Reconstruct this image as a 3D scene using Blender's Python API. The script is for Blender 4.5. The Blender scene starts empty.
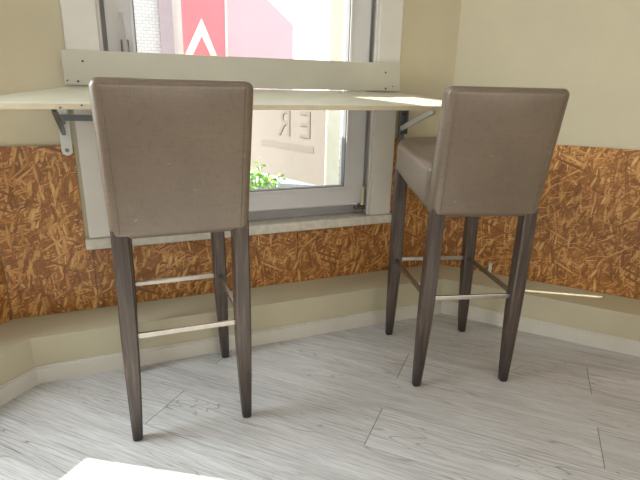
import bpy, bmesh, math, random
from mathutils import Vector, Matrix
random.seed(7)
scene = bpy.context.scene
col = scene.collection
PI = math.pi

# ------------------------------------------------------------------ helpers
def tag(o, label=None, cat=None, group=None, kind=None):
    if label: o['label'] = label
    if cat: o['category'] = cat
    if group: o['group'] = group
    if kind: o['kind'] = kind
    return o

def obj(name, bm, mat, parent=None, smooth=False, M=None):
    me = bpy.data.meshes.new(name)
    bmesh.ops.recalc_face_normals(bm, faces=bm.faces[:])
    bm.to_mesh(me); bm.free()
    me.materials.append(mat)
    if smooth:
        for p in me.polygons: p.use_smooth = True
    o = bpy.data.objects.new(name, me)
    col.objects.link(o)
    if parent: o.parent = parent
    if M is not None: o.matrix_world = M
    if smooth:
        w = o.modifiers.new('wn', 'WEIGHTED_NORMAL'); w.keep_sharp = True
    return o

def empty(name, loc=(0, 0, 0), rz=0, M=None):
    o = bpy.data.objects.new(name, None); col.objects.link(o)
    o.empty_display_size = .05
    if M is not None: o.matrix_world = M
    else:
        o.location = loc; o.rotation_euler = (0, 0, rz)
    return o

def hexa(bm, b, t):
    """b, t: four corner points each (same winding)"""
    vs = [bm.verts.new(p) for p in list(b) + list(t)]
    for f in ((3, 2, 1, 0), (4, 5, 6, 7), (0, 1, 5, 4), (1, 2, 6, 5), (2, 3, 7, 6), (3, 0, 4, 7)):
        bm.faces.new([vs[i] for i in f])
    return vs

def box(bm, x0, x1, y0, y1, z0, z1):
    return hexa(bm, [(x0, y0, z0), (x1, y0, z0), (x1, y1, z0), (x0, y1, z0)],
                [(x0, y0, z1), (x1, y0, z1), (x1, y1, z1), (x0, y1, z1)])

def boxes(*bs, bev=0, seg=2):
    bm = bmesh.new()
    for b in bs: box(bm, *b)
    if bev: bevel(bm, bev, seg)
    return bm

def bevel(bm, off, seg=2, edges=None):
    bmesh.ops.bevel(bm, geom=edges if edges is not None else bm.edges[:], offset=off, segments=seg,
                    profile=.5, affect='EDGES', clamp_overlap=True)

def prism(bm, poly, z0, z1):
    b = [bm.verts.new((x, y, z0)) for x, y in poly]
    t = [bm.verts.new((x, y, z1)) for x, y in poly]
    n = len(poly)
    bm.faces.new(b[::-1]); bm.faces.new(t)
    for i in range(n):
        bm.faces.new((b[i], b[(i + 1) % n], t[(i + 1) % n], t[i]))

def prism_y(bm, poly, y0, y1):
    """polygon in xz, extruded along y"""
    b = [bm.verts.new((x, y0, z)) for x, z in poly]
    t = [bm.verts.new((x, y1, z)) for x, z in poly]
    n = len(poly)
    bm.faces.new(b); bm.faces.new(t[::-1])
    for i in range(n):
        bm.faces.new((b[(i + 1) % n], b[i], t[i], t[(i + 1) % n]))

def bar(bm, a, b, w, h, up=(0, 0, 1), r=0):
    a = Vector(a); b = Vector(b); d = (b - a).normalized()
    s = d.cross(Vector(up)).normalized(); u = s.cross(d)
    q = lambda p: [p - s * w / 2 - u * h / 2, p + s * w / 2 - u * h / 2, p + s * w / 2 + u * h / 2, p - s * w / 2 + u * h / 2]
    return hexa(bm, q(a), q(b))

def tube(bm, pts, r, seg=10, cap=True):
    rings = []
    pts = [Vector(p) for p in pts]
    for i, p in enumerate(pts):
        d = (pts[min(i + 1, len(pts) - 1)] - pts[max(i - 1, 0)]).normalized()
        ref = Vector((0, 0, 1)) if abs(d.z) < .9 else Vector((1, 0, 0))
        s = d.cross(ref).normalized(); u = s.cross(d)
        rr = r[i] if isinstance(r, (list, tuple)) else r
        rings.append([bm.verts.new(p + s * math.cos(2 * PI * k / seg) * rr + u * math.sin(2 * PI * k / seg) * rr) for k in range(seg)])
    for a, b in zip(rings, rings[1:]):
        for k in range(seg):
            bm.faces.new((a[k], a[(k + 1) % seg], b[(k + 1) % seg], b[k]))
    if cap:
        bm.faces.new(rings[0][::-1]); bm.faces.new(rings[-1])

# ------------------------------------------------------------------ materials
class NT:
    def __init__(s, name):
        s.m = bpy.data.materials.new(name); s.m.use_nodes = True
        s.t = s.m.node_tree; s.n = s.t.nodes; s.l = s.t.links
        s.b = s.n['Principled BSDF']; s.out = s.n['Material Output']
    def new(s, t, **kw):
        n = s.n.new(t)
        for k, v in kw.items(): setattr(n, k, v)
        return n
    def val(s, sock, v):
        if isinstance(v, bpy.types.NodeSocket): s.l.new(v, sock)
        elif isinstance(v, (tuple, list)) and sock.type == 'RGBA' and len(v) == 3: sock.default_value = (*v, 1)
        else: sock.default_value = v
    def math(s, op, a, b=0., c=None):
        n = s.new('ShaderNodeMath', operation=op)
        s.val(n.inputs[0], a); s.val(n.inputs[1], b)
        if c is not None: s.val(n.inputs[2], c)
        return n.outputs[0]
    def mix(s, f, a, b, mode='MIX'):
        n = s.new('ShaderNodeMix', data_type='RGBA', blend_type=mode)
        s.val(n.inputs[0], f); s.val(n.inputs[6], a); s.val(n.inputs[7], b)
        return n.outputs[2]
    def coord(s, scale=(1, 1, 1), rot=(0, 0, 0), loc=(0, 0, 0), src='Object'):
        c = s.new('ShaderNodeTexCoord'); m = s.new('ShaderNodeMapping')
        s.l.new(c.outputs[src], m.inputs[0])
        m.inputs[1].default_value = loc; m.inputs[2].default_value = rot; m.inputs[3].default_value = scale
        return m.outputs[0]
    def noise(s, v, scale=5, detail=3, rough=.5, dist=0):
        n = s.new('ShaderNodeTexNoise'); s.l.new(v, n.inputs['Vector'])
        n.inputs['Scale'].default_value = scale; n.inputs['Detail'].default_value = detail
        n.inputs['Roughness'].default_value = rough; n.inputs['Distortion'].default_value = dist
        return n.outputs
    def ramp(s, f, stops, interp='LINEAR'):
        n = s.new('ShaderNodeValToRGB'); s.l.new(f, n.inputs[0]); r = n.color_ramp; r.interpolation = interp
        while len(r.elements) < len(stops): r.elements.new(.5)
        for e, (p, c) in zip(r.elements, stops):
            e.position = p; e.color = (*c, 1) if len(c) == 3 else c
        return n.outputs[0]
    def bump(s, h, strength=.2, dist=.002):
        n = s.new('ShaderNodeBump'); n.inputs['Strength'].default_value = strength; n.inputs['Distance'].default_value = dist
        s.l.new(h, n.inputs['Height']); s.l.new(n.outputs[0], s.b.inputs['Normal'])
    def set(s, **kw):
        for k, v in kw.items(): s.val(s.b.inputs[k.replace('_', ' ')], v)
        return s.m

def srgb(r, g, b):
    f = lambda c: (c / 255 / 12.92) if c / 255 <= .04045 else ((c / 255 + .055) / 1.055) ** 2.4
    return (f(r), f(g), f(b))

def plain(name, c, rough=.5, var=.06, scale=12, metal=0., bump=0.):
    t = NT(name); v = t.coord()
    n = t.noise(v, scale, 4)[0]
    a = tuple(x * (1 - var) for x in c); b = tuple(min(1, x * (1 + var)) for x in c)
    t.set(Base_Color=t.ramp(n, [(.3, a), (.7, b)]), Roughness=rough, Metallic=metal)
    if bump: t.bump(t.noise(v, scale * 8, 3)[0], bump)
    return t.m

def mat_wall(name, c):
    t = NT(name); v = t.coord()
    n = t.noise(v, 2.2, 5, .6)[0]; f = t.noise(v, 60, 3, .6)[0]
    base = t.ramp(n, [(.3, tuple(x * .93 for x in c)), (.72, tuple(min(1, x * 1.05) for x in c))])
    t.set(Base_Color=base, Roughness=.6)
    t.bump(t.math('ADD', f, t.math('MULTIPLY', n, 2.)), .25, .002)
    return t.m

def mat_osb():
    t = NT('oriented_strand_board')
    warp = t.noise(t.coord(), 5, 2)[1]
    c = t.ramp(t.noise(t.coord(), 30, 4, .7)[0], [(.25, srgb(112, 68, 36)), (.5, srgb(160, 104, 56)), (.75, srgb(190, 132, 76))])
    hgt = None
    cols = [(.12, srgb(118, 75, 38)), (.3, srgb(150, 101, 50)), (.46, srgb(174, 119, 61)), (.6, srgb(192, 138, 76)), (.76, srgb(210, 162, 98)), (.9, srgb(232, 194, 138))]
    rr = random.Random(5)
    angs = [80, 25, 140, 110, 55, 165, 95, 68, 128, 8, 100, 38, 75, 152]
    for i, a in enumerate(angs):
        L, Wd = ((14, 92), (9.5, 140), (19, 78), (8, 105), (16, 190))[i % 5]
        thr = (.5, .68, .55, .78, .6)[i % 5] + .012 * i
        add = t.new('ShaderNodeVectorMath', operation='MULTIPLY_ADD')
        am = .02 + .03 * rr.random()
        t.l.new(warp, add.inputs[0]); add.inputs[1].default_value = (am, 0, am); t.l.new(t.coord(), add.inputs[2])
        mp = t.new('ShaderNodeMapping'); t.l.new(add.outputs[0], mp.inputs[0])
        mp.inputs[1].default_value = (i * 3.17, 0, i * 1.73); mp.inputs[2].default_value = (0, math.radians(a + rr.uniform(-6, 6)), 0)
        sc = t.new('ShaderNodeVectorMath', operation='MULTIPLY'); t.l.new(mp.outputs[0], sc.inputs[0])
        sc.inputs[1].default_value = (L, 0, Wd)
        vo = t.new('ShaderNodeTexVoronoi', voronoi_dimensions='3D'); t.l.new(sc.outputs[0], vo.inputs['Vector'])
        vo.inputs['Scale'].default_value = 1; vo.inputs['Randomness'].default_value = 1
        sep = t.new('ShaderNodeSeparateColor'); t.l.new(vo.outputs['Color'], sep.inputs[0])
        m = t.math('MULTIPLY', t.math('GREATER_THAN', sep.outputs[0], thr), t.math('LESS_THAN', vo.outputs['Distance'], .56))
        fs = t.new('ShaderNodeVectorMath', operation='MULTIPLY'); t.l.new(sc.outputs[0], fs.inputs[0]); fs.inputs[1].default_value = (.6, 1, 3.2)
        fib = t.noise(fs.outputs[0], 1, 3, .6)[0]
        tone = t.math('ADD', t.math('MULTIPLY', sep.outputs[1], .62), t.math('MULTIPLY', fib, .38))
        cc = t.mix(1., t.ramp(tone, cols), t.ramp(vo.outputs['Distance'], [(.3, (1, 1, 1)), (.56, (.74, .66, .58))]), 'MULTIPLY')
        c = t.mix(m, c, cc)
        h = t.math('MULTIPLY', m, t.math('SUBTRACT', t.math('ADD', sep.outputs[2], 1.), vo.outputs['Distance']))
        hgt = h if hgt is None else t.math('MAXIMUM', hgt, h)
    big = t.ramp(t.noise(t.coord(), 3.2, 3)[0], [(.3, (.82, .78, .74)), (.7, (1.08, 1.06, 1.04))])
    c = t.mix(1., c, big, 'MULTIPLY')
    t.set(Base_Color=c, Roughness=.4)
    t.bump(hgt, .35, .0015)
    return t.m

def mat_floor():
    t = NT('grey_oak_laminate')
    W, L = .205, 1.385
    co = t.coord(rot=(0, 0, math.radians(45)))          # x along (1,-1), y along (1,1)
    s = t.new('ShaderNodeSeparateXYZ'); t.l.new(co, s.inputs[0])
    u, v = s.outputs[0], s.outputs[1]
    vv = t.math('DIVIDE', v, W); row = t.math('FLOOR', vv)
    odd = t.math('MODULO', t.math('ADD', row, 100.), 2.)
    uu = t.math('ADD', t.math('DIVIDE', t.math('SUBTRACT', u, .41), L), t.math('MULTIPLY', odd, .5))
    k = t.math('FLOOR', uu)
    fv = t.math('FRACT', vv); fu = t.math('FRACT', uu)
    ev = t.math('MINIMUM', fv, t.math('SUBTRACT', 1., fv)); eu = t.math('MINIMUM', fu, t.math('SUBTRACT', 1., fu))
    sv = t.math('LESS_THAN', ev, .0042); su = t.math('LESS_THAN', eu, .0011)
    cb = t.new('ShaderNodeCombineXYZ'); t.l.new(row, cb.inputs[0]); t.l.new(k, cb.inputs[1])
    wn = t.new('ShaderNodeTexWhiteNoise', noise_dimensions='3D'); t.l.new(cb.outputs[0], wn.inputs[0])
    # plank-local grain coordinates, shifted per plank
    g = t.new('ShaderNodeCombineXYZ'); t.l.new(u, g.inputs[0]); t.l.new(v, g.inputs[1])
    off = t.new('ShaderNodeVectorMath', operation='MULTIPLY_ADD'); t.l.new(wn.outputs['Color'], off.inputs[0])
    off.inputs[1].default_value = (30, 30, 30); t.l.new(g.outputs[0], off.inputs[2])
    def st(sx, sy):
        m = t.new('ShaderNodeVectorMath', operation='MULTIPLY'); t.l.new(off.outputs[0], m.inputs[0]); m.inputs[1].default_value = (sx, sy, 1)
        return m.outputs[0]
    low = t.noise(st(.95, 10), 1, 2, .45, .9)[0]
    ringp = t.math('ADD', t.math('MULTIPLY', low, 46.), t.math('MULTIPLY', t.noise(st(10, 60), 1, 3)[0], .5))
    ring = t.math('POWER', t.math('ABSOLUTE', t.math('SINE', ringp)), .55)
    ringd = t.ramp(ring, [(.1, (.0, .0, .0)), (.5, (1, 1, 1))])
    streak = t.noise(st(5, 170), 1, 3, .6)[0]
    streak2 = t.noise(st(14, 420), 1, 2, .6)[0]
    broad = t.noise(st(2.5, 16), 1, 3, .5)[0]
    base = t.ramp(broad, [(.25, srgb(182, 179, 178)), (.75, srgb(203, 201, 201))])
    base = t.mix(1., base, t.ramp(streak, [(.32, (.85, .845, .84)), (.5, (1.0, 1.0, 1.0)), (.68, (1.06, 1.06, 1.06))]), 'MULTIPLY')
    base = t.mix(.6, base, t.ramp(streak2, [(.36, (.66, .65, .64)), (.52, (1, 1, 1))]), 'MULTIPLY')
    fine = t.noise(st(3.2, 300), 1, 2, .5)[0]
    base = t.mix(1., base, t.ramp(fine, [(.37, (.74, .735, .73)), (.43, (1, 1, 1))]), 'MULTIPLY')
    gate = t.ramp(t.noise(st(1.3, 4), 1, 2)[0], [(.38, (.08, .08, .08)), (.62, (.8, .8, .8))])
    base = t.mix(gate, base, t.mix(ringd, srgb(112, 108, 106), base))
    base = t.mix(1., base, t.ramp(wn.outputs['Value'], [(0, (.93, .93, .92)), (1, (1.04, 1.04, 1.04))]), 'MULTIPLY')
    base = t.mix(t.math('MULTIPLY', sv, .38), base, srgb(105, 100, 95))
    base = t.mix(t.math('MULTIPLY', su, .75), base, srgb(78, 74, 70))
    t.set(Base_Color=base, Roughness=.5, Specular_IOR_Level=.35)
    t.bump(t.math('ADD', t.math('MULTIPLY', streak, .6), t.math('MULTIPLY', ring, .4)), .18, .001)
    return t.m

def mat_leather():
    t = NT('taupe_faux_leather'); v = t.coord()
    n = t.noise(v, 3.5, 4, .6)[0]
    c = t.ramp(n, [(.3, srgb(97, 82, 68)), (.7, srgb(113, 97, 81))])
    fx = t.noise(t.coord(scale=(260, 260, 30)), 1, 2)[0]; fz = t.noise(t.coord(scale=(30, 30, 260)), 1, 2)[0]
    weave = t.math('ADD', fx, fz)
    c = t.mix(.55, c, t.ramp(weave, [(.7, (.72, .7, .68)), (1.25, (1.1, 1.1, 1.1))]), 'MULTIPLY')
    scuff = t.ramp(t.noise(v, 38, 2)[0], [(.73, (0, 0, 0)), (.77, (1, 1, 1))])
    c = t.mix(t.math('MULTIPLY', scuff, .18), c, srgb(190, 180, 170))
    t.set(Base_Color=c, Roughness=.36, Specular_IOR_Level=.75)
    t.bump(t.math('ADD', weave, t.math('MULTIPLY', n, 3.)), .12, .0012)
    return t.m

def mat_leg():
    t = NT('dark_stained_wood')
    g = t.noise(t.coord(scale=(90, 90, 4)), 1, 4, .6, .4)[0]
    c = t.ramp(g, [(.3, srgb(46, 36, 31)), (.55, srgb(74, 61, 53)), (.8, srgb(112, 95, 84))])
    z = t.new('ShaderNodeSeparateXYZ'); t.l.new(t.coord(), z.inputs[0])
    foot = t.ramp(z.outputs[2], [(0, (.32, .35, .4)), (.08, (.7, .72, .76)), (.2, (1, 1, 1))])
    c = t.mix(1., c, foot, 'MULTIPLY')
    t.set(Base_Color=c, Roughness=.36, Specular_IOR_Level=.6)
    t.bump(g, .1, .001)
    return t.m

def mat_glass():
    t = NT('window_glass')
    tr = t.new('ShaderNodeBsdfTransparent'); tr.inputs[0].default_value = (.96, .98, .97, 1)
    gl = t.new('ShaderNodeBsdfGlossy'); gl.inputs['Roughness'].default_value = .02
    lw = t.new('ShaderNodeLayerWeight'); lw.inputs[0].default_value = .5
    fr = t.math('ADD', .04, t.math('MULTIPLY', t.math('POWER', lw.outputs['Facing'], 5.), .9))
    mx = t.new('ShaderNodeMixShader'); t.l.new(fr, mx.inputs[0]); t.l.new(tr.outputs[0], mx.inputs[1]); t.l.new(gl.outputs[0], mx.inputs[2])
    t.l.new(mx.outputs[0], t.out.inputs[0])
    return t.m

def mat_translucent(name, c, amt=.5):
    t = NT(name)
    n = t.noise(t.coord(), 3, 2)[0]
    cc = t.ramp(n, [(.3, tuple(x * .95 for x in c)), (.7, c)])
    d = t.new('ShaderNodeBsdfDiffuse'); tl = t.new('ShaderNodeBsdfTranslucent')
    t.l.new(cc, d.inputs[0]); t.l.new(cc, tl.inputs[0])
    mx = t.new('ShaderNodeMixShader'); mx.inputs[0].default_value = amt
    t.l.new(d.outputs[0], mx.inputs[1]); t.l.new(tl.outputs[0], mx.inputs[2]); t.l.new(mx.outputs[0], t.out.inputs[0])
    return t.m

def mat_brick(name, a, b, mortar, sc):
    t = NT(name)
    br = t.new('ShaderNodeTexBrick')
    cb = t.new('ShaderNodeCombineXYZ'); s = t.new('ShaderNodeSeparateXYZ'); t.l.new(t.coord(), s.inputs[0])
    t.l.new(t.math('ADD', s.outputs[0], s.outputs[1]), cb.inputs[0]); t.l.new(s.outputs[2], cb.inputs[1])
    t.l.new(cb.outputs[0], br.inputs[0])
    t.val(br.inputs['Color1'], a); t.val(br.inputs['Color2'], b); t.val(br.inputs['Mortar'], mortar)
    br.inputs['Scale'].default_value = sc
    t.set(Base_Color=br.outputs[0], Roughness=.8)
    return t.m

M_wall = mat_wall('cream_wall_paint', srgb(200, 191, 164))
M_wall2 = mat_wall('cream_ledge_paint', srgb(188, 181, 156))
M_ceil = plain('white_ceiling_paint', srgb(235, 232, 225), .7)
M_osb = mat_osb()
M_floor = mat_floor()
M_white = plain('white_gloss_trim', srgb(214, 210, 203), .38, .04, 9, bump=.04)
M_base = plain('white_skirting_paint', srgb(205, 201, 192), .45, .06, 7, bump=.05)
M_upvc = plain('white_upvc', srgb(208, 207, 208), .3, .02)
M_frame = plain('shaded_upvc_frame', srgb(160, 158, 160), .4, .03)  # frame greyed: the shade of its recess is put into the colour
M_seal = plain('grey_window_seal', srgb(120, 120, 125), .5)
M_sill = plain('worn_white_sill', srgb(205, 200, 188), .5, .12, 40, bump=.1)
M_shelf = plain('cream_counter_laminate', srgb(212, 208, 190), .32, .04, 15)
M_shelfedge = plain('beige_counter_edge', srgb(205, 192, 164), .45, .06, 20)
M_board = plain('pale_grey_board_paint', srgb(190, 186, 172), .45, .04, 8)
M_brkt = plain('white_bracket_metal', srgb(212, 214, 210), .4, .03)
M_brktg = plain('zinc_bracket_metal', srgb(120, 124, 128), .35, .06, metal=.6)
M_screw = plain('dark_screw_metal', srgb(70, 66, 62), .45, .05, metal=.5)
M_leather = mat_leather()
M_leg = mat_leg()
M_steel = plain('brushed_steel', srgb(168, 162, 154), .28, .08, 60, metal=1.)
M_handle = plain('satin_chrome', srgb(112, 108, 108), .3, .05, metal=.9)
M_hinge = plain('cream_hinge_cap', srgb(206, 196, 168), .4)
M_glass = mat_glass()
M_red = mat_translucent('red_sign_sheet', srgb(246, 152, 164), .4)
M_pink = mat_translucent('reflection_tint_sign_sheet', srgb(214, 192, 204), .25)  # reflection washing out the red sign, put into the sheet colour
M_cream = mat_translucent('cream_sign_letter', srgb(252, 246, 232), .02)
M_pale = mat_translucent('pale_sign_back', srgb(138, 130, 125), .1)
M_ghost = mat_translucent('faint_sign_letter', srgb(130, 121, 115), .1)
M_post = plain('pale_grey_post_paint', srgb(206, 212, 212), .5)
M_render = mat_brick('pale_block_facade', srgb(205, 205, 200), srgb(190, 194, 196), srgb(160, 165, 172), 9)
M_corner = plain('shaded_corner_render', srgb(160, 148, 154), .7)  # building corner in shadow, the shade put into the colour
M_pier = mat_brick('pale_painted_brick', srgb(235, 228, 224), srgb(222, 214, 212), srgb(150, 145, 150), 6)
M_ground = plain('grey_pavement', srgb(120, 122, 128), .8, .15, 20)
M_leaf = plain('fresh_green_leaf', srgb(140, 190, 80), .5, .25, 30)
M_stem = plain('green_stem', srgb(110, 120, 60), .6)

# ------------------------------------------------------------------ setting
XL, XR = -.4376, 1.5275           # inner corners of the back wall
AL, AR = math.radians(45), .8604  # angles of the bay side walls
LD, LH, BH = .2065, .183, .0667   # ledge depth and height, skirting height
OZ, PN = .847, .012               # top of the strand board, its thickness
WH = 2.6                          # ceiling
SZ = .485                         # sill top
WT = .11                          # wall thickness
M_b = Matrix.Identity(4)
M_l = Matrix.Translation((XL, 0, 0)) @ Matrix.Rotation(AL, 4, 'Z')        # local x runs to the corner (negative along the wall)
M_r = Matrix.Translation((XR, 0, 0)) @ Matrix.Rotation(-AR, 4, 'Z')
WX0, WX1, WZ0, WZ1 = -.032, 1.112, .47, 2.08     # window opening, back
LX0, LX1 = -1.50, -.408                           # window opening, left wall (local x)
LEN = 1.9

def struct(name, bm, mat, parent=None, M=None, **k):
    o = obj(name, bm, mat, parent, M=M, **k)
    if not parent: o['kind'] = 'structure'
    return o

# floor and ceiling
fx0, fx1, fy0, fy1 = -2.6, 3.8, -4.6, .12
bay = [(XL - 1.62, -1.62), (XL - 1.62, fy0), (3.2, fy0), (3.2, -1.95), (XR + .09, .06), (XL - .06, .08)]
bm = bmesh.new(); prism(bm, bay, -.05, 0); struct('floor', bm, M_floor)
bm = bmesh.new(); prism(bm, bay, WH, WH + .05); struct('ceiling', bm, M_ceil)

# back wall
wb = struct('wall_back', boxes((XL - .06, WX0, PN, WT, 0, WH), (WX1, XR + .06, PN, WT, 0, WH),
                               (WX0, WX1, PN, WT, 0, WZ0), (WX0, WX1, PN, WT, WZ1, WH)), M_wall)
def osb(poly, parent, M):
    bm = bmesh.new(); prism_y(bm, poly, 0, PN - .0005)
    o = obj('osb_panel', bm, M_osb, parent)
    return o
osb([(XL, LH), (-.13, LH), (-.13, SZ - .045), (-.15, SZ - .045), (-.15, OZ), (XL, OZ)], wb, M_b)
osb([(-.1275, LH), (.735, LH), (.735, SZ - .046), (-.1275, SZ - .046)], wb, M_b)
osb([(.7375, LH), (XR, LH), (XR, OZ), (1.215, OZ), (1.215, SZ - .046), (.7375, SZ - .046)], wb, M_b)
# left wall
wl = struct('wall_left', boxes((LX1, .06, PN, WT, 0, WH), (-LEN - .4, LX0, PN, WT, 0, WH),
                               (LX0, LX1, PN, WT, 0, WZ0), (LX0, LX1, PN, WT, WZ1, WH)), M_wall, M=M_l)
osb([(-.36, LH), (-.003, LH), (-.003, OZ), (-.36, OZ)], wl, M_l)
osb([(-LEN, LH), (-.3625, LH), (-.3625, SZ - .046), (-LEN, SZ - .046)], wl, M_l)
# right wall
wr = struct('wall_right', boxes((-.06, 2.6, PN, WT, 0, WH)), M_wall, M=M_r)
osb([(.003, LH), (1.22, LH), (1.22, OZ), (.003, OZ)], wr, M_r)
osb([(1.2225, LH), (2.44, LH), (2.44, OZ), (1.2225, OZ)], wr, M_r)
# rest of the room behind the camera
struct('wall_side_left', boxes((XL - 1.73, XL - 1.62, fy0, -1.6, 0, WH)), M_wall)
struct('wall_side_right', boxes((3.2, 3.31, fy0, -1.9, 0, WH)), M_wall)

struct('wall_rear', boxes((XL - 1.62, 3.2, fy0 - .1, fy0, 0, WH)), M_wall)

# boxed ledge with skirting, three mitred runs
tl, tr = math.tan(AL / 2), math.tan(AR / 2)
def ledge(n, bb, d0, M, xa, xb, ma, mb):
    """run between xa and xb along local x; ma, mb = mitre slopes at the ends"""
    bm = bmesh.new(); prism(bm, [(xa, 0), (xa + ma * d0, -d0), (xb - mb * d0, -d0), (xb, 0)], 0, LH - .001)
    struct(n, bm, M_wall2, M=M)
    d1 = d0 + .012
    bm = bmesh.new()
    prism(bm, [(xa + ma * d0, -d0 - .0002), (xa + ma * d1, -d1), (xb - mb * d1, -d1), (xb - mb * d0, -d0 - .0002)], 0, BH - .006)
    d2 = d0 + .006
    prism(bm, [(xa + ma * d0, -d0 - .0002), (xa + ma * d2, -d2), (xb - mb * d2, -d2), (xb - mb * d0, -d0 - .0002)], BH - .006, BH)
    struct(bb, bm, M_base, M=M)
D0 = LD - .012
ledge('trim_1', 'baseboard_back', D0, M_b, XL, XR, tl, tr)
ledge('trim_2', 'baseboard_left', D0, M_l, -LEN, 0, 0, tl)
ledge('trim_3', 'baseboard_right', D0, M_r, 0, 2.5, tr, 0)

# windows
def window(name, M, x0, x1, handle):
    w = empty(name, M=M); w['kind'] = 'structure'
    fz0, fz1 = SZ + .003, WZ1
    y0, y1 = .056, .105
    obj('frame', boxes((x0, x0 + .038, y0, y1, fz0, fz1), (x1 - .038, x1, y0, y1, fz0, fz1),
                       (x0 + .038, x1 - .038, y0, y1, fz0, .527), (x0 + .038, x1 - .038, y0, y1, fz1 - .04, fz1)), M_frame, w)
    a, b = x0 + .036, x1 - .036      # sash
    s0, s1, t0, t1 = .026, .085, .540, fz1 - .035
    g0, g1, h0, h1 = a + .096, b - .098, .626, t1 - .096
    if not handle:      # fixed light: slim bead straight in the frame
        a, b = x0 + .008, x1 - .008
        t0, g0, g1, h0, h1 = .494, a + .034, b - .034, .534, t1 - .04
    bm = bmesh.new()
    # mitred sash
    for q in ([(a, t0), (b, t0), (g1, h0), (g0, h0)], [(b, t0), (b, t1), (g1, h1), (g1, h0)],
              [(b, t1), (a, t1), (g0, h1), (g1, h1)], [(a, t1), (a, t0), (g0, h0), (g0, h1)]):
        prism_y(bm, q, s0, s1)
    sash = obj('sash', bm, M_upvc, w)
    bm = bmesh.new()
    for q in ([(g0 - .012, h0 - .012), (g1 + .012, h0 - .012), (g1, h0), (g0, h0)], [(g1 + .012, h0 - .012), (g1 + .012, h1 + .012), (g1, h1), (g1, h0)],
              [(g1 + .012, h1 + .012), (g0 - .012, h1 + .012), (g0, h1), (g1, h1)], [(g0 - .012, h1 + .012), (g0 - .012, h0 - .012), (g0, h0), (g0, h1)]):
        prism_y(bm, q, s0 - .006, s0 - .0005)
    bevel(bm, .002, 1)
    obj('glazing_bead', bm, M_upvc, sash)
    obj('seal', boxes((g0, g0 + .004, s0, .06, h0, h1), (g1 - .004, g1, s0, .06, h0, h1), (g0, g1, s0, .06, h0, h0 + .004)), M_seal, sash)
    obj('pane', boxes((g0 - .002, g1 + .002, .058, .064, h0 - .002, h1 + .002)), M_glass, sash)
    if handle:
        hx = a + .058
        h = obj('handle', boxes((hx - .014, hx + .014, s0 - .012, s0, 1.10, 1.225), bev=.005, seg=3), M_handle, sash, smooth=True)
        bm = bmesh.new()
        tube(bm, [(hx, s0 - .01, 1.19), (hx, s0 - .05, 1.19)], .011, 12)
        bar(bm, (hx, s0 - .048, 1.175), (hx - .006, s0 - .058, 1.31), .013, .012, up=(0, 1, 0))
        obj('lever', bm, M_handle, h)
        # corner hinge at the bottom right of the sash
        bm = bmesh.new()
        tube(bm, [(b - .006, s0 - .014, .535), (b - .006, s0 - .014, .625)], .008, 12)
        hg = obj('hinge', bm, M_hinge, sash)
        obj('hinge_bracket', boxes((b - .04, b + .012, s0 - .018, s0 + .01, .512, .532), bev=.003), M_handle, hg)
    # painted casing
    cy0 = -.016
    cw = .112
    for k, (c0, c1) in enumerate(((x0 + .01 - cw, x0 + .01), (x1 - .012, x1 - .012 + cw))):
        obj('casing', boxes((c0, c1, cy0, PN, SZ + .001, WZ1 + .1), bev=.004), M_white, w)
        e = (c1 - .0005, c1 + .010) if k == 0 else (c0 - .010, c0 + .0005)
        obj('casing_bead', boxes((e[0], e[1], cy0 + .014, PN, SZ + .001, WZ1 - .01), bev=.002), M_white, w)
    obj('casing_head', boxes((x0 + .0105, x1 - .0125, cy0, PN, WZ1 - .012, WZ1 + .1), bev=.004), M_white, w)
    # reveal lining and sill
    obj('lining', boxes((x0 - .002, x0 + .012, PN, y0, SZ + .001, WZ1), (x1 - .012, x1 + .002, PN, y0, SZ + .001, WZ1)), M_white, w)
    obj('sill', boxes((x0 - .118, x1 + .116, -.03, y0 + .03, SZ - .042, SZ), bev=.006, seg=3), M_sill, w, smooth=True)
    return w
window('window_1', M_b, WX0, WX1, True)
window('window_2', M_l, LX0, LX1, False)

# ------------------------------------------------------------------ counter
def counter():
    r = empty('window_counter', (0, 0, 0))
    tag(r, 'long cream bar counter across the window with angled ends', 'counter')
    zb, zf, th, yb, yf = 1.057, 1.010, .018, -.0165, -.306
    poly = [(-.137, yb), (-.425, yf), (1.485, yf), (1.196, yb)]
    z = lambda y: zb + (zf - zb) * (y - (-.03)) / (yf + .03)
    bm = bmesh.new()
    hexa(bm, [(x, y, z(y) - th) for x, y in poly], [(x, y, z(y)) for x, y in poly])
    bevel(bm, .0012, 1)
    obj('counter_top', bm, M_shelf, r)
    bm = bmesh.new()
    hexa(bm, [(-.4262, yf - .0015, zf - th), (1.4862, yf - .0015, zf - th), (1.485, yf - .0002, zf - th), (-.425, yf - .0002, zf - th)],
         [(-.4262, yf - .0015, zf - .0015), (1.4862, yf - .0015, zf - .0015), (1.485, yf - .0002, zf - .0015), (-.425, yf - .0002, zf - .0015)])
    obj('edge_band', bm, M_shelfedge, r)
    for x, dz in ((-.150, .013), (-.09, .006), (1.372, .010)):
        bm = bmesh.new(); tube(bm, [(x, yf - .0014, zf - dz), (x, yf - .003, zf - dz)], .003, 8)
        obj('screw', bm, M_screw, r)
counter()

def upstand():
    r = empty('upstand_board', (0, 0, 1.0625))
    tag(r, 'pale grey board screwed flat across the window casings just above the counter', 'board')
    b = obj('board', boxes((-.15, 1.209, -.0355, -.0165, 0, .117), bev=.0015, seg=1), M_board, r)
    for x, zz, rr in ((-.084, .080, .004), (-.140, .014, .003), (-.106, .012, .004), (1.13, .078, .004), (1.135, .010, .0045), (1.17, .02, .003)):
        bm = bmesh.new(); tube(bm, [(x, -.0352, zz), (x, -.037, zz)], rr, 10)
        obj('screw', bm, M_screw, r)
upstand()

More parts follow.
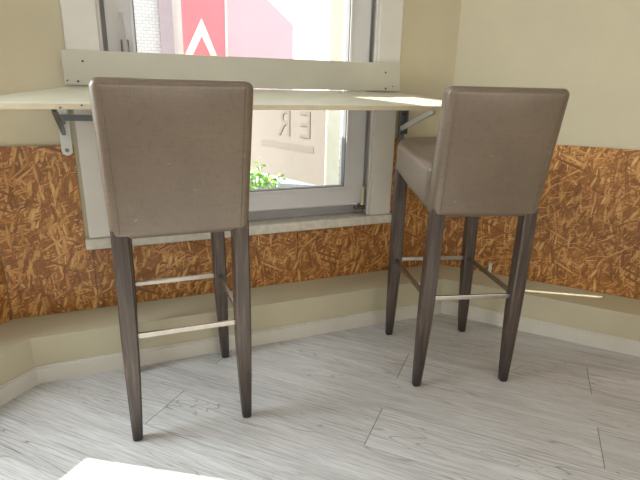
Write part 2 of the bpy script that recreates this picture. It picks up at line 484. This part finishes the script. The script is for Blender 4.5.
def bracket(x, left):
    r = empty('shelf_bracket', (x, -.0005, .81))
    tag(r, 'white metal bracket with rounded lower tip under the left counter end' if left
        else 'blue grey metal bracket under the right counter end', 'bracket')
    bm = bmesh.new()
    w, h = .0185, .19
    poly = [(w * math.cos(a), w + w * math.sin(a)) for a in [PI + PI * k / 10 for k in range(11)]] + [(w, h), (-w, h)]
    if not left: poly = [(-.017, 0), (.017, 0), (.017, h), (-.017, h)]
    prism_y(bm, poly, -.004, 0)
    obj('wall_plate', bm, M_brkt if left else M_brktg, r)
    for zz in ((.02, .12) if left else (.06, .15)):
        bm = bmesh.new(); tube(bm, [(0, -.0038, zz), (0, -.0065, zz)], .0075 if left else .0045, 12)
        obj('screw', bm, M_brktg if left else M_screw, r)
    bm = bmesh.new()
    bar(bm, (-.004, -.006, .085), (-.006, -.215 if left else -.262, .178), .012, .022, up=(0, 0, 1))
    obj('brace', bm, M_brktg if left else M_brkt, r)
    if left:
        bm = bmesh.new()
        bar(bm, (-.012, -.010, .138), (.125, -.045, .138), .006, .022)
        obj('arm', bm, M_brktg, r)
    else:
        obj('edge_flange', boxes((.013, .0168, -.03, -.0042, .06, .19)), M_brktg, r)
bracket(-.172, True)
bracket(1.252, False)

# small white pipe end on the right ledge
pm = M_r @ Vector((.275, -.012, LH))
pr = empty('pipe_stub', pm)
tag(pr, 'short white pipe end on the right ledge against the strand board', 'pipe')
bm = bmesh.new(); tube(bm, [(0, 0, 0), (0, 0, .052), (0, 0, .056)], [.0095, .0095, .006], 14); obj('pipe', bm, M_white, pr)

# ------------------------------------------------------------------ stools
W, D, HB, HS, HT, RK = .378, .487, .666, .843, 1.089, .0658
WTP = W / 2 + .010
HBF = .745
def leg_bm(sx, sy):
    bm = bmesh.new()
    tx, ty, fx, fy = sx * (W / 2 - .0245), sy * (D / 2 - .0245), sx * .1703, sy * .1995
    top = HB + .03 if sy < 0 else HBF + .03
    lv = []
    for z in (0, .004, .05, .1, .15, .2, .25, .3, .36, .5, top):
        k = z / HB
        cx, cy = fx + (tx - fx) * k, fy + (ty - fy) * k
        h = .0142 + (.0238 - .0142) * min(1, z / .33) ** .75
        if z == 0: h -= .003
        b = .005
        # inner faces taper more than the outer ones
        o = (.0238 - h) * .45
        cx += sx * o; cy += sy * o * .5
        lv.append([bm.verts.new((cx + px, cy + py, z)) for px, py in
                   ((-h + b, -h), (h - b, -h), (h, -h + b), (h, h - b), (h - b, h), (-h + b, h), (-h, h - b), (-h, -h + b))])
    for a, c in zip(lv, lv[1:]):
        for i in range(8): bm.faces.new((a[i], a[(i + 1) % 8], c[(i + 1) % 8], c[i]))
    bm.faces.new(lv[0][::-1]); bm.faces.new(lv[-1])
    return bm

def make_stool():
    r = empty('bar_stool')
    # backrest: leaning padded slab reaching down over the seat
    bm = bmesh.new()
    def sl(t):
        y = -D / 2 - RK * t; th = .078 - .014 * t
        return y, y + th, HB + (HT - HB) * t
    y0, y1, z0 = sl(0); Y0, Y1, Z1 = sl(1)
    hexa(bm, [(-W / 2, y0, z0), (W / 2, y0, z0), (W / 2, y1, z0), (-W / 2, y1, z0)],
         [(-WTP, Y0, Z1), (WTP, Y0, Z1), (WTP, Y1, Z1 - .004), (-WTP, Y1, Z1 - .004)])
    bmesh.ops.subdivide_edges(bm, edges=[e for e in bm.edges if abs(e.verts[0].co.y - e.verts[1].co.y) < .04 or abs(e.verts[0].co.z - e.verts[1].co.z) > .1], cuts=7, use_grid_fill=True)
    for v in bm.verts:      # slightly pillowed faces
        u = max(0, 1 - (v.co.x / (W / 2)) ** 2); t = (v.co.z - HB) / (HT - HB); q = max(0, 1 - (2 * t - 1) ** 2)
        ya, yb, _ = sl(t); s = (v.co.y - ya) / (yb - ya) * 2 - 1
        if abs(s) > .9: v.co.y += math.copysign(.007, s) * u * q
        if abs(v.co.x) > W / 2 + .010 * t - .001: v.co.x += math.copysign(.003, v.co.x) * q * max(0, 1 - s * s)
    sharp = [e for e in bm.edges if len(e.link_faces) == 2 and e.calc_face_angle(0) > 1.0]
    bevel(bm, .024, 6, sharp)
    back = obj('backrest', bm, M_leather, r, smooth=True)
    for sx in (-1, 1):      # stitched seam down each side
        pts = []
        for k in range(13):
            t = .04 + .92 * k / 12; ya, yb, z = sl(t)
            pts.append((sx * (W / 2 + .01 * t - .026), ya - .0016, z))
        bm = bmesh.new(); tube(bm, pts, .0008, 6)
        obj('seam', bm, M_leather, back, smooth=True)
    # seat
    bm = bmesh.new()
    xs = W / 2 - .001; ys, ye = -D / 2 + .068, D / 2
    hexa(bm, [(-xs, ys, HB + .004), (xs, ys, HB + .004), (xs, ye, HBF), (-xs, ye, HBF)],
         [(-xs, ys, HS - .008), (xs, ys, HS - .008), (xs, ye, HS + .03), (-xs, ye, HS + .03)])
    bmesh.ops.subdivide_edges(bm, edges=[e for e in bm.edges if abs(e.verts[0].co.x - e.verts[1].co.x) > .1 or abs(e.verts[0].co.y - e.verts[1].co.y) > .1], cuts=7, use_grid_fill=True)
    for v in bm.verts:
        u = max(0, 1 - (v.co.x / xs) ** 2); k = (v.co.y - ys) / (ye - ys); q = max(0, 1 - (2 * k - 1) ** 2)
        if v.co.z > HS - .009: v.co.z += .024 * u ** .5 * (.75 + .25 * q) * min(1, k * 2.5) - .004 * (random.random()) * q
        if abs(v.co.x) > xs - .001: v.co.x += math.copysign(.003, v.co.x) * q
    sharp = [e for e in bm.edges if len(e.link_faces) == 2 and e.calc_face_angle(0) > 1.0]
    bevel(bm, .026, 6, sharp)
    obj('seat', bm, M_leather, r, smooth=True)
    for sx in (-1, 1):
        for sy in (-1, 1):
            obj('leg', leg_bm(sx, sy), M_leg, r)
    # foot rails
    zs = .362; gx, gy = .167, .208
    w, h = .011, .018
    for a, b in (((-gx + .02, -gy), (gx - .02, -gy)), ((-gx + .02, gy), (gx - .02, gy)), ((-gx, -gy + .02), (-gx, gy - .02)), ((gx, -gy + .02), (gx, gy - .02))):
        bm = bmesh.new(); bar(bm, (a[0], a[1], zs), (b[0], b[1], zs), w, h); bevel(bm, .003, 2)
        obj('foot_rail', bm, M_steel, r)
    return r

def copy_tree(o, parent=None):
    c = o.copy(); col.objects.link(c); c.parent = parent
    for ch in [x for x in list(col.objects) if x.parent == o]:
        copy_tree(ch, c)
    return c
s1 = make_stool()
tag(s1, 'left taupe leather bar stool, its back squarely hiding the middle of the counter', 'stool')
s2 = copy_tree(s1)
tag(s2, 'right taupe leather bar stool, turned to show its seat side, near the wall corner', 'stool')
s1.location = (.155, -.4483, 0); s1.rotation_euler = (0, 0, -.0241)
s2.location = (1.1917, -.5478, 0); s2.rotation_euler = (0, 0, -.2585)

# ------------------------------------------------------------------ outdoors
gz = -.15
o = struct('ground', boxes((-6, 9, .13, 14, gz - .1, gz)), M_ground)

def text_bm(ch, size):
    cu = bpy.data.curves.new('t', 'FONT'); cu.body = ch; cu.size = size; cu.extrude = .001; cu.align_x = 'CENTER'
    to = bpy.data.objects.new('t', cu); col.objects.link(to)
    dg = bpy.context.evaluated_depsgraph_get()
    me = bpy.data.meshes.new_from_object(to.evaluated_get(dg))
    bm = bmesh.new(); bm.from_mesh(me)
    bpy.data.objects.remove(to); bpy.data.curves.remove(cu); bpy.data.meshes.remove(me)
    return bm

# red window sign with a big A, right panel tinted to imitate a reflection
rs = empty('red_sign', (.86, 1.6, gz))
tag(rs, 'red outdoor sign, right side tinted mauve like a reflection, with cream letter A', 'sign')
def sp(poly, y0, y1):
    bm = bmesh.new(); prism_y(bm, [(x - .86, z - gz) for x, z in poly], y0, y1); return bm
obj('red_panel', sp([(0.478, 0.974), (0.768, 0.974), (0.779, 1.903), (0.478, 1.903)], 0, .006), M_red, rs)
obj('reflection_tint_panel', sp([(0.776, 0.974), (1.263, 0.974), (1.263, 1.491), (0.787, 1.876)], 0, .006), M_pink, rs)
obj('divider', sp([(0.761, 0.974), (0.773, 0.974), (0.784, 1.903), (0.773, 1.903)], -.006, -.0005), M_cream, rs)
bm = bmesh.new()
for q in ([(0.608, 1.494), (0.48, 1.246), (0.531, 1.246), (0.604, 1.382)],
          [(0.608, 1.494), (0.604, 1.382), (0.667, 1.246), (0.708, 1.246)],
          [(0.48, 1.246), (0.401, 1.093), (0.451, 1.093), (0.531, 1.246)],
          [(0.667, 1.246), (0.738, 1.093), (0.788, 1.093), (0.708, 1.246)]):
    prism_y(bm, [(x - .86, z - gz) for x, z in q], -.005, -.0006)
bmesh.ops.remove_doubles(bm, verts=bm.verts[:], dist=.002)
tag(obj('letter', bm, M_cream, rs), 'cream letter A')
for x in (.55, 1.15):
    bm = bmesh.new(); tube(bm, [(x - .86, .02, 0), (x - .86, .02, 1.3)], .012, 10)
    obj('support_post', bm, M_post, rs)

# pale board seen from behind, low in the window
d = Vector((.757 - .996, .92 - .3, 0)); ln = d.length
psn = empty('pale_sign', M=Matrix.Translation((.996, .3, .57)) @ Matrix.Rotation(math.atan2(d.y, d.x), 4, 'Z'))
tag(psn, 'pale translucent sign board seen from behind with faint reversed letters, below the counter', 'sign')
obj('panel', boxes((0, 1.1, -.004, .004, 0, .43)), M_pale, psn)
obj('panel_edge', boxes((-.006, 0, -.006, .006, -.002, .432)), M_white, psn)
for ch, x, sc in (('E', .155, .15), ('R', .33, .15)):
    bm = text_bm(ch, .2)
    # local: text x runs along +x of the board, so it reads reversed from the room
    bmesh.ops.transform(bm, matrix=Matrix.Translation((x, .006, .24)) @ Matrix.Rotation(PI / 2, 4, 'X'), verts=bm.verts)
    obj('letter', bm, M_ghost, psn)
obj('underline', boxes((.09, .55, .0042, .0055, .165, .2)), M_ghost, psn)
for x in (.02, 1.05):
    bm = bmesh.new(); tube(bm, [(x, -.016, gz - .57), (x, -.016, .4)], .01, 10)
    obj('support_post', bm, M_post, psn)

tag(obj('post', boxes((1.088, 1.165, .5, .56, gz, 2.4), bev=.004), M_post), 'pale grey square post outdoors at the right edge of the glass', 'post')
tag(obj('brick_pier', boxes((1.185, 1.7, .5, .72, gz, 2.6)), M_pier), 'pale painted brick pier outdoors behind the right window frame', 'pier')

struct('sun_blocker_wall', boxes((-1.35, -.53, .7, .76, gz, 4.2), (-.5295, -.225, .7, .76, gz, 2.24), (-.2245, -.09, .7, .76, gz, 1.8)), M_pier)  # unseen stepped screen, added to block part of the sun

bl = empty('building', (.4, 3, gz))
tag(bl, 'pale block building across the way seen through the left of the upper window', 'building')
obj('wall', boxes((-1.0, .06, 0, 1.6, 0, 3.2)), M_render, bl)
obj('shaded_corner', boxes((.0605, .176, -.05, 1.6, 0, 3.3)), M_corner, bl)  # corner strip that carries its shade as a darker colour
obj('side_wall', boxes((.1765, .55, .1, 1.6, 0, 3.2)), M_white, bl)

# leafy shrub under the sign
sh = empty('shrub', (.68, .46, gz))
tag(sh, 'bright green leafy shrub outdoors below the pale sign at the bottom of the window', 'shrub')
bm = bmesh.new(); bs = bmesh.new()
for k in range(26):
    a = random.uniform(0, 2 * PI); rr = random.uniform(.02, .12); hh = random.uniform(.5, .79)
    p = Vector((rr * math.cos(a) * 1.1, rr * math.sin(a) * .8, hh))
    tube(bs, [(p.x * .2, p.y * .2, 0), (p.x * .7, p.y * .7, hh * .6), p], [.005, .004, .002], 5)
    for j in range(16):
        c = p + Vector((random.gauss(0, .025), random.gauss(0, .025), random.gauss(-.03, .045)))
        dirv = Vector((random.gauss(0, 1), random.gauss(0, 1), random.gauss(.2, .6))).normalized()
        sd = dirv.cross(Vector((random.gauss(0, 1), random.gauss(0, 1), random.gauss(0, 1)))).normalized()
        L = random.uniform(.02, .04); wv = L * .3
        vs = [bm.verts.new(c), bm.verts.new(c + dirv * L * .5 + sd * wv), bm.verts.new(c + dirv * L), bm.verts.new(c + dirv * L * .5 - sd * wv)]
        bm.faces.new(vs)
obj('foliage', bm, M_leaf, sh); obj('stem', bs, M_stem, sh)

# ------------------------------------------------------------------ light
w = bpy.data.worlds.new('World'); scene.world = w; w.use_nodes = True
bg = w.node_tree.nodes['Background']
sky = w.node_tree.nodes.new('ShaderNodeTexSky'); sky.sky_type = 'HOSEK_WILKIE'
az = math.atan2(.53, -.848); el = math.radians(37)
sky.sun_direction = (math.cos(az) * math.cos(el), math.sin(az) * math.cos(el), math.sin(el)); sky.turbidity = 5
mixn = w.node_tree.nodes.new('ShaderNodeMix'); mixn.data_type = 'RGBA'; mixn.inputs[0].default_value = .8
w.node_tree.links.new(sky.outputs[0], mixn.inputs[6]); mixn.inputs[7].default_value = (1, 1, 1, 1)
w.node_tree.links.new(mixn.outputs[2], bg.inputs[0])
bg.inputs[1].default_value = 2.6

def lamp(name, kind, loc, energy, color, rot=None, size=None):
    l = bpy.data.lights.new(name, kind); l.energy = energy; l.color = color
    if size: l.shape = 'RECTANGLE'; l.size, l.size_y = size
    o = bpy.data.objects.new(name, l); col.objects.link(o); o.location = loc
    if rot: o.rotation_euler = rot
    return o
sun = lamp('sun', 'SUN', (-4, 3, 4), 15, (1, .95, .84))
sun.data.angle = math.radians(.5)
sun.rotation_euler = Vector((.848 * math.cos(el), -.53 * math.cos(el), -math.sin(el))).to_track_quat('-Z', 'Y').to_euler()
lamp('rear_fill_light', 'AREA', (.4, -3.9, 1.08), 28, (1, .94, .86), (math.radians(92), 0, 0), (3.4, .5))  # fill light added behind the camera, no window stands there
lp = M_l @ Vector((-1.0, .5, 1.45))
lamp('left_window_light', 'AREA', lp, 68, (.84, .92, 1), (M_l @ Vector((-.75, -.6, .45)) - lp).to_track_quat('-Z', 'Y').to_euler(), (1.1, 1.3))
lamp('ceiling_fill', 'AREA', (.4, -2.2, 2.5), 5, (1, .97, .93), (0, 0, 0), (2.2, 1.6))  # weak overhead fill, added to lift the room light

# ------------------------------------------------------------------ camera
cam = bpy.data.cameras.new('Camera'); cam.sensor_width = 36; cam.lens = 492.08 / 640 * 36; cam.clip_start = .01
co = bpy.data.objects.new('Camera', cam); col.objects.link(co)
rx, ux, fx = Vector((.92652, -.37557, .02241)), Vector((.09287, .28600, .95372)), Vector((.36460, .88156, -.29987))
m = Matrix((rx, ux, -fx)).transposed().to_4x4(); m.translation = (0, -2.0554, 1.0801)
co.matrix_world = m
scene.camera = co
scene.view_settings.view_transform = 'Standard'
scene.view_settings.look = 'None'
scene.view_settings.exposure = .28
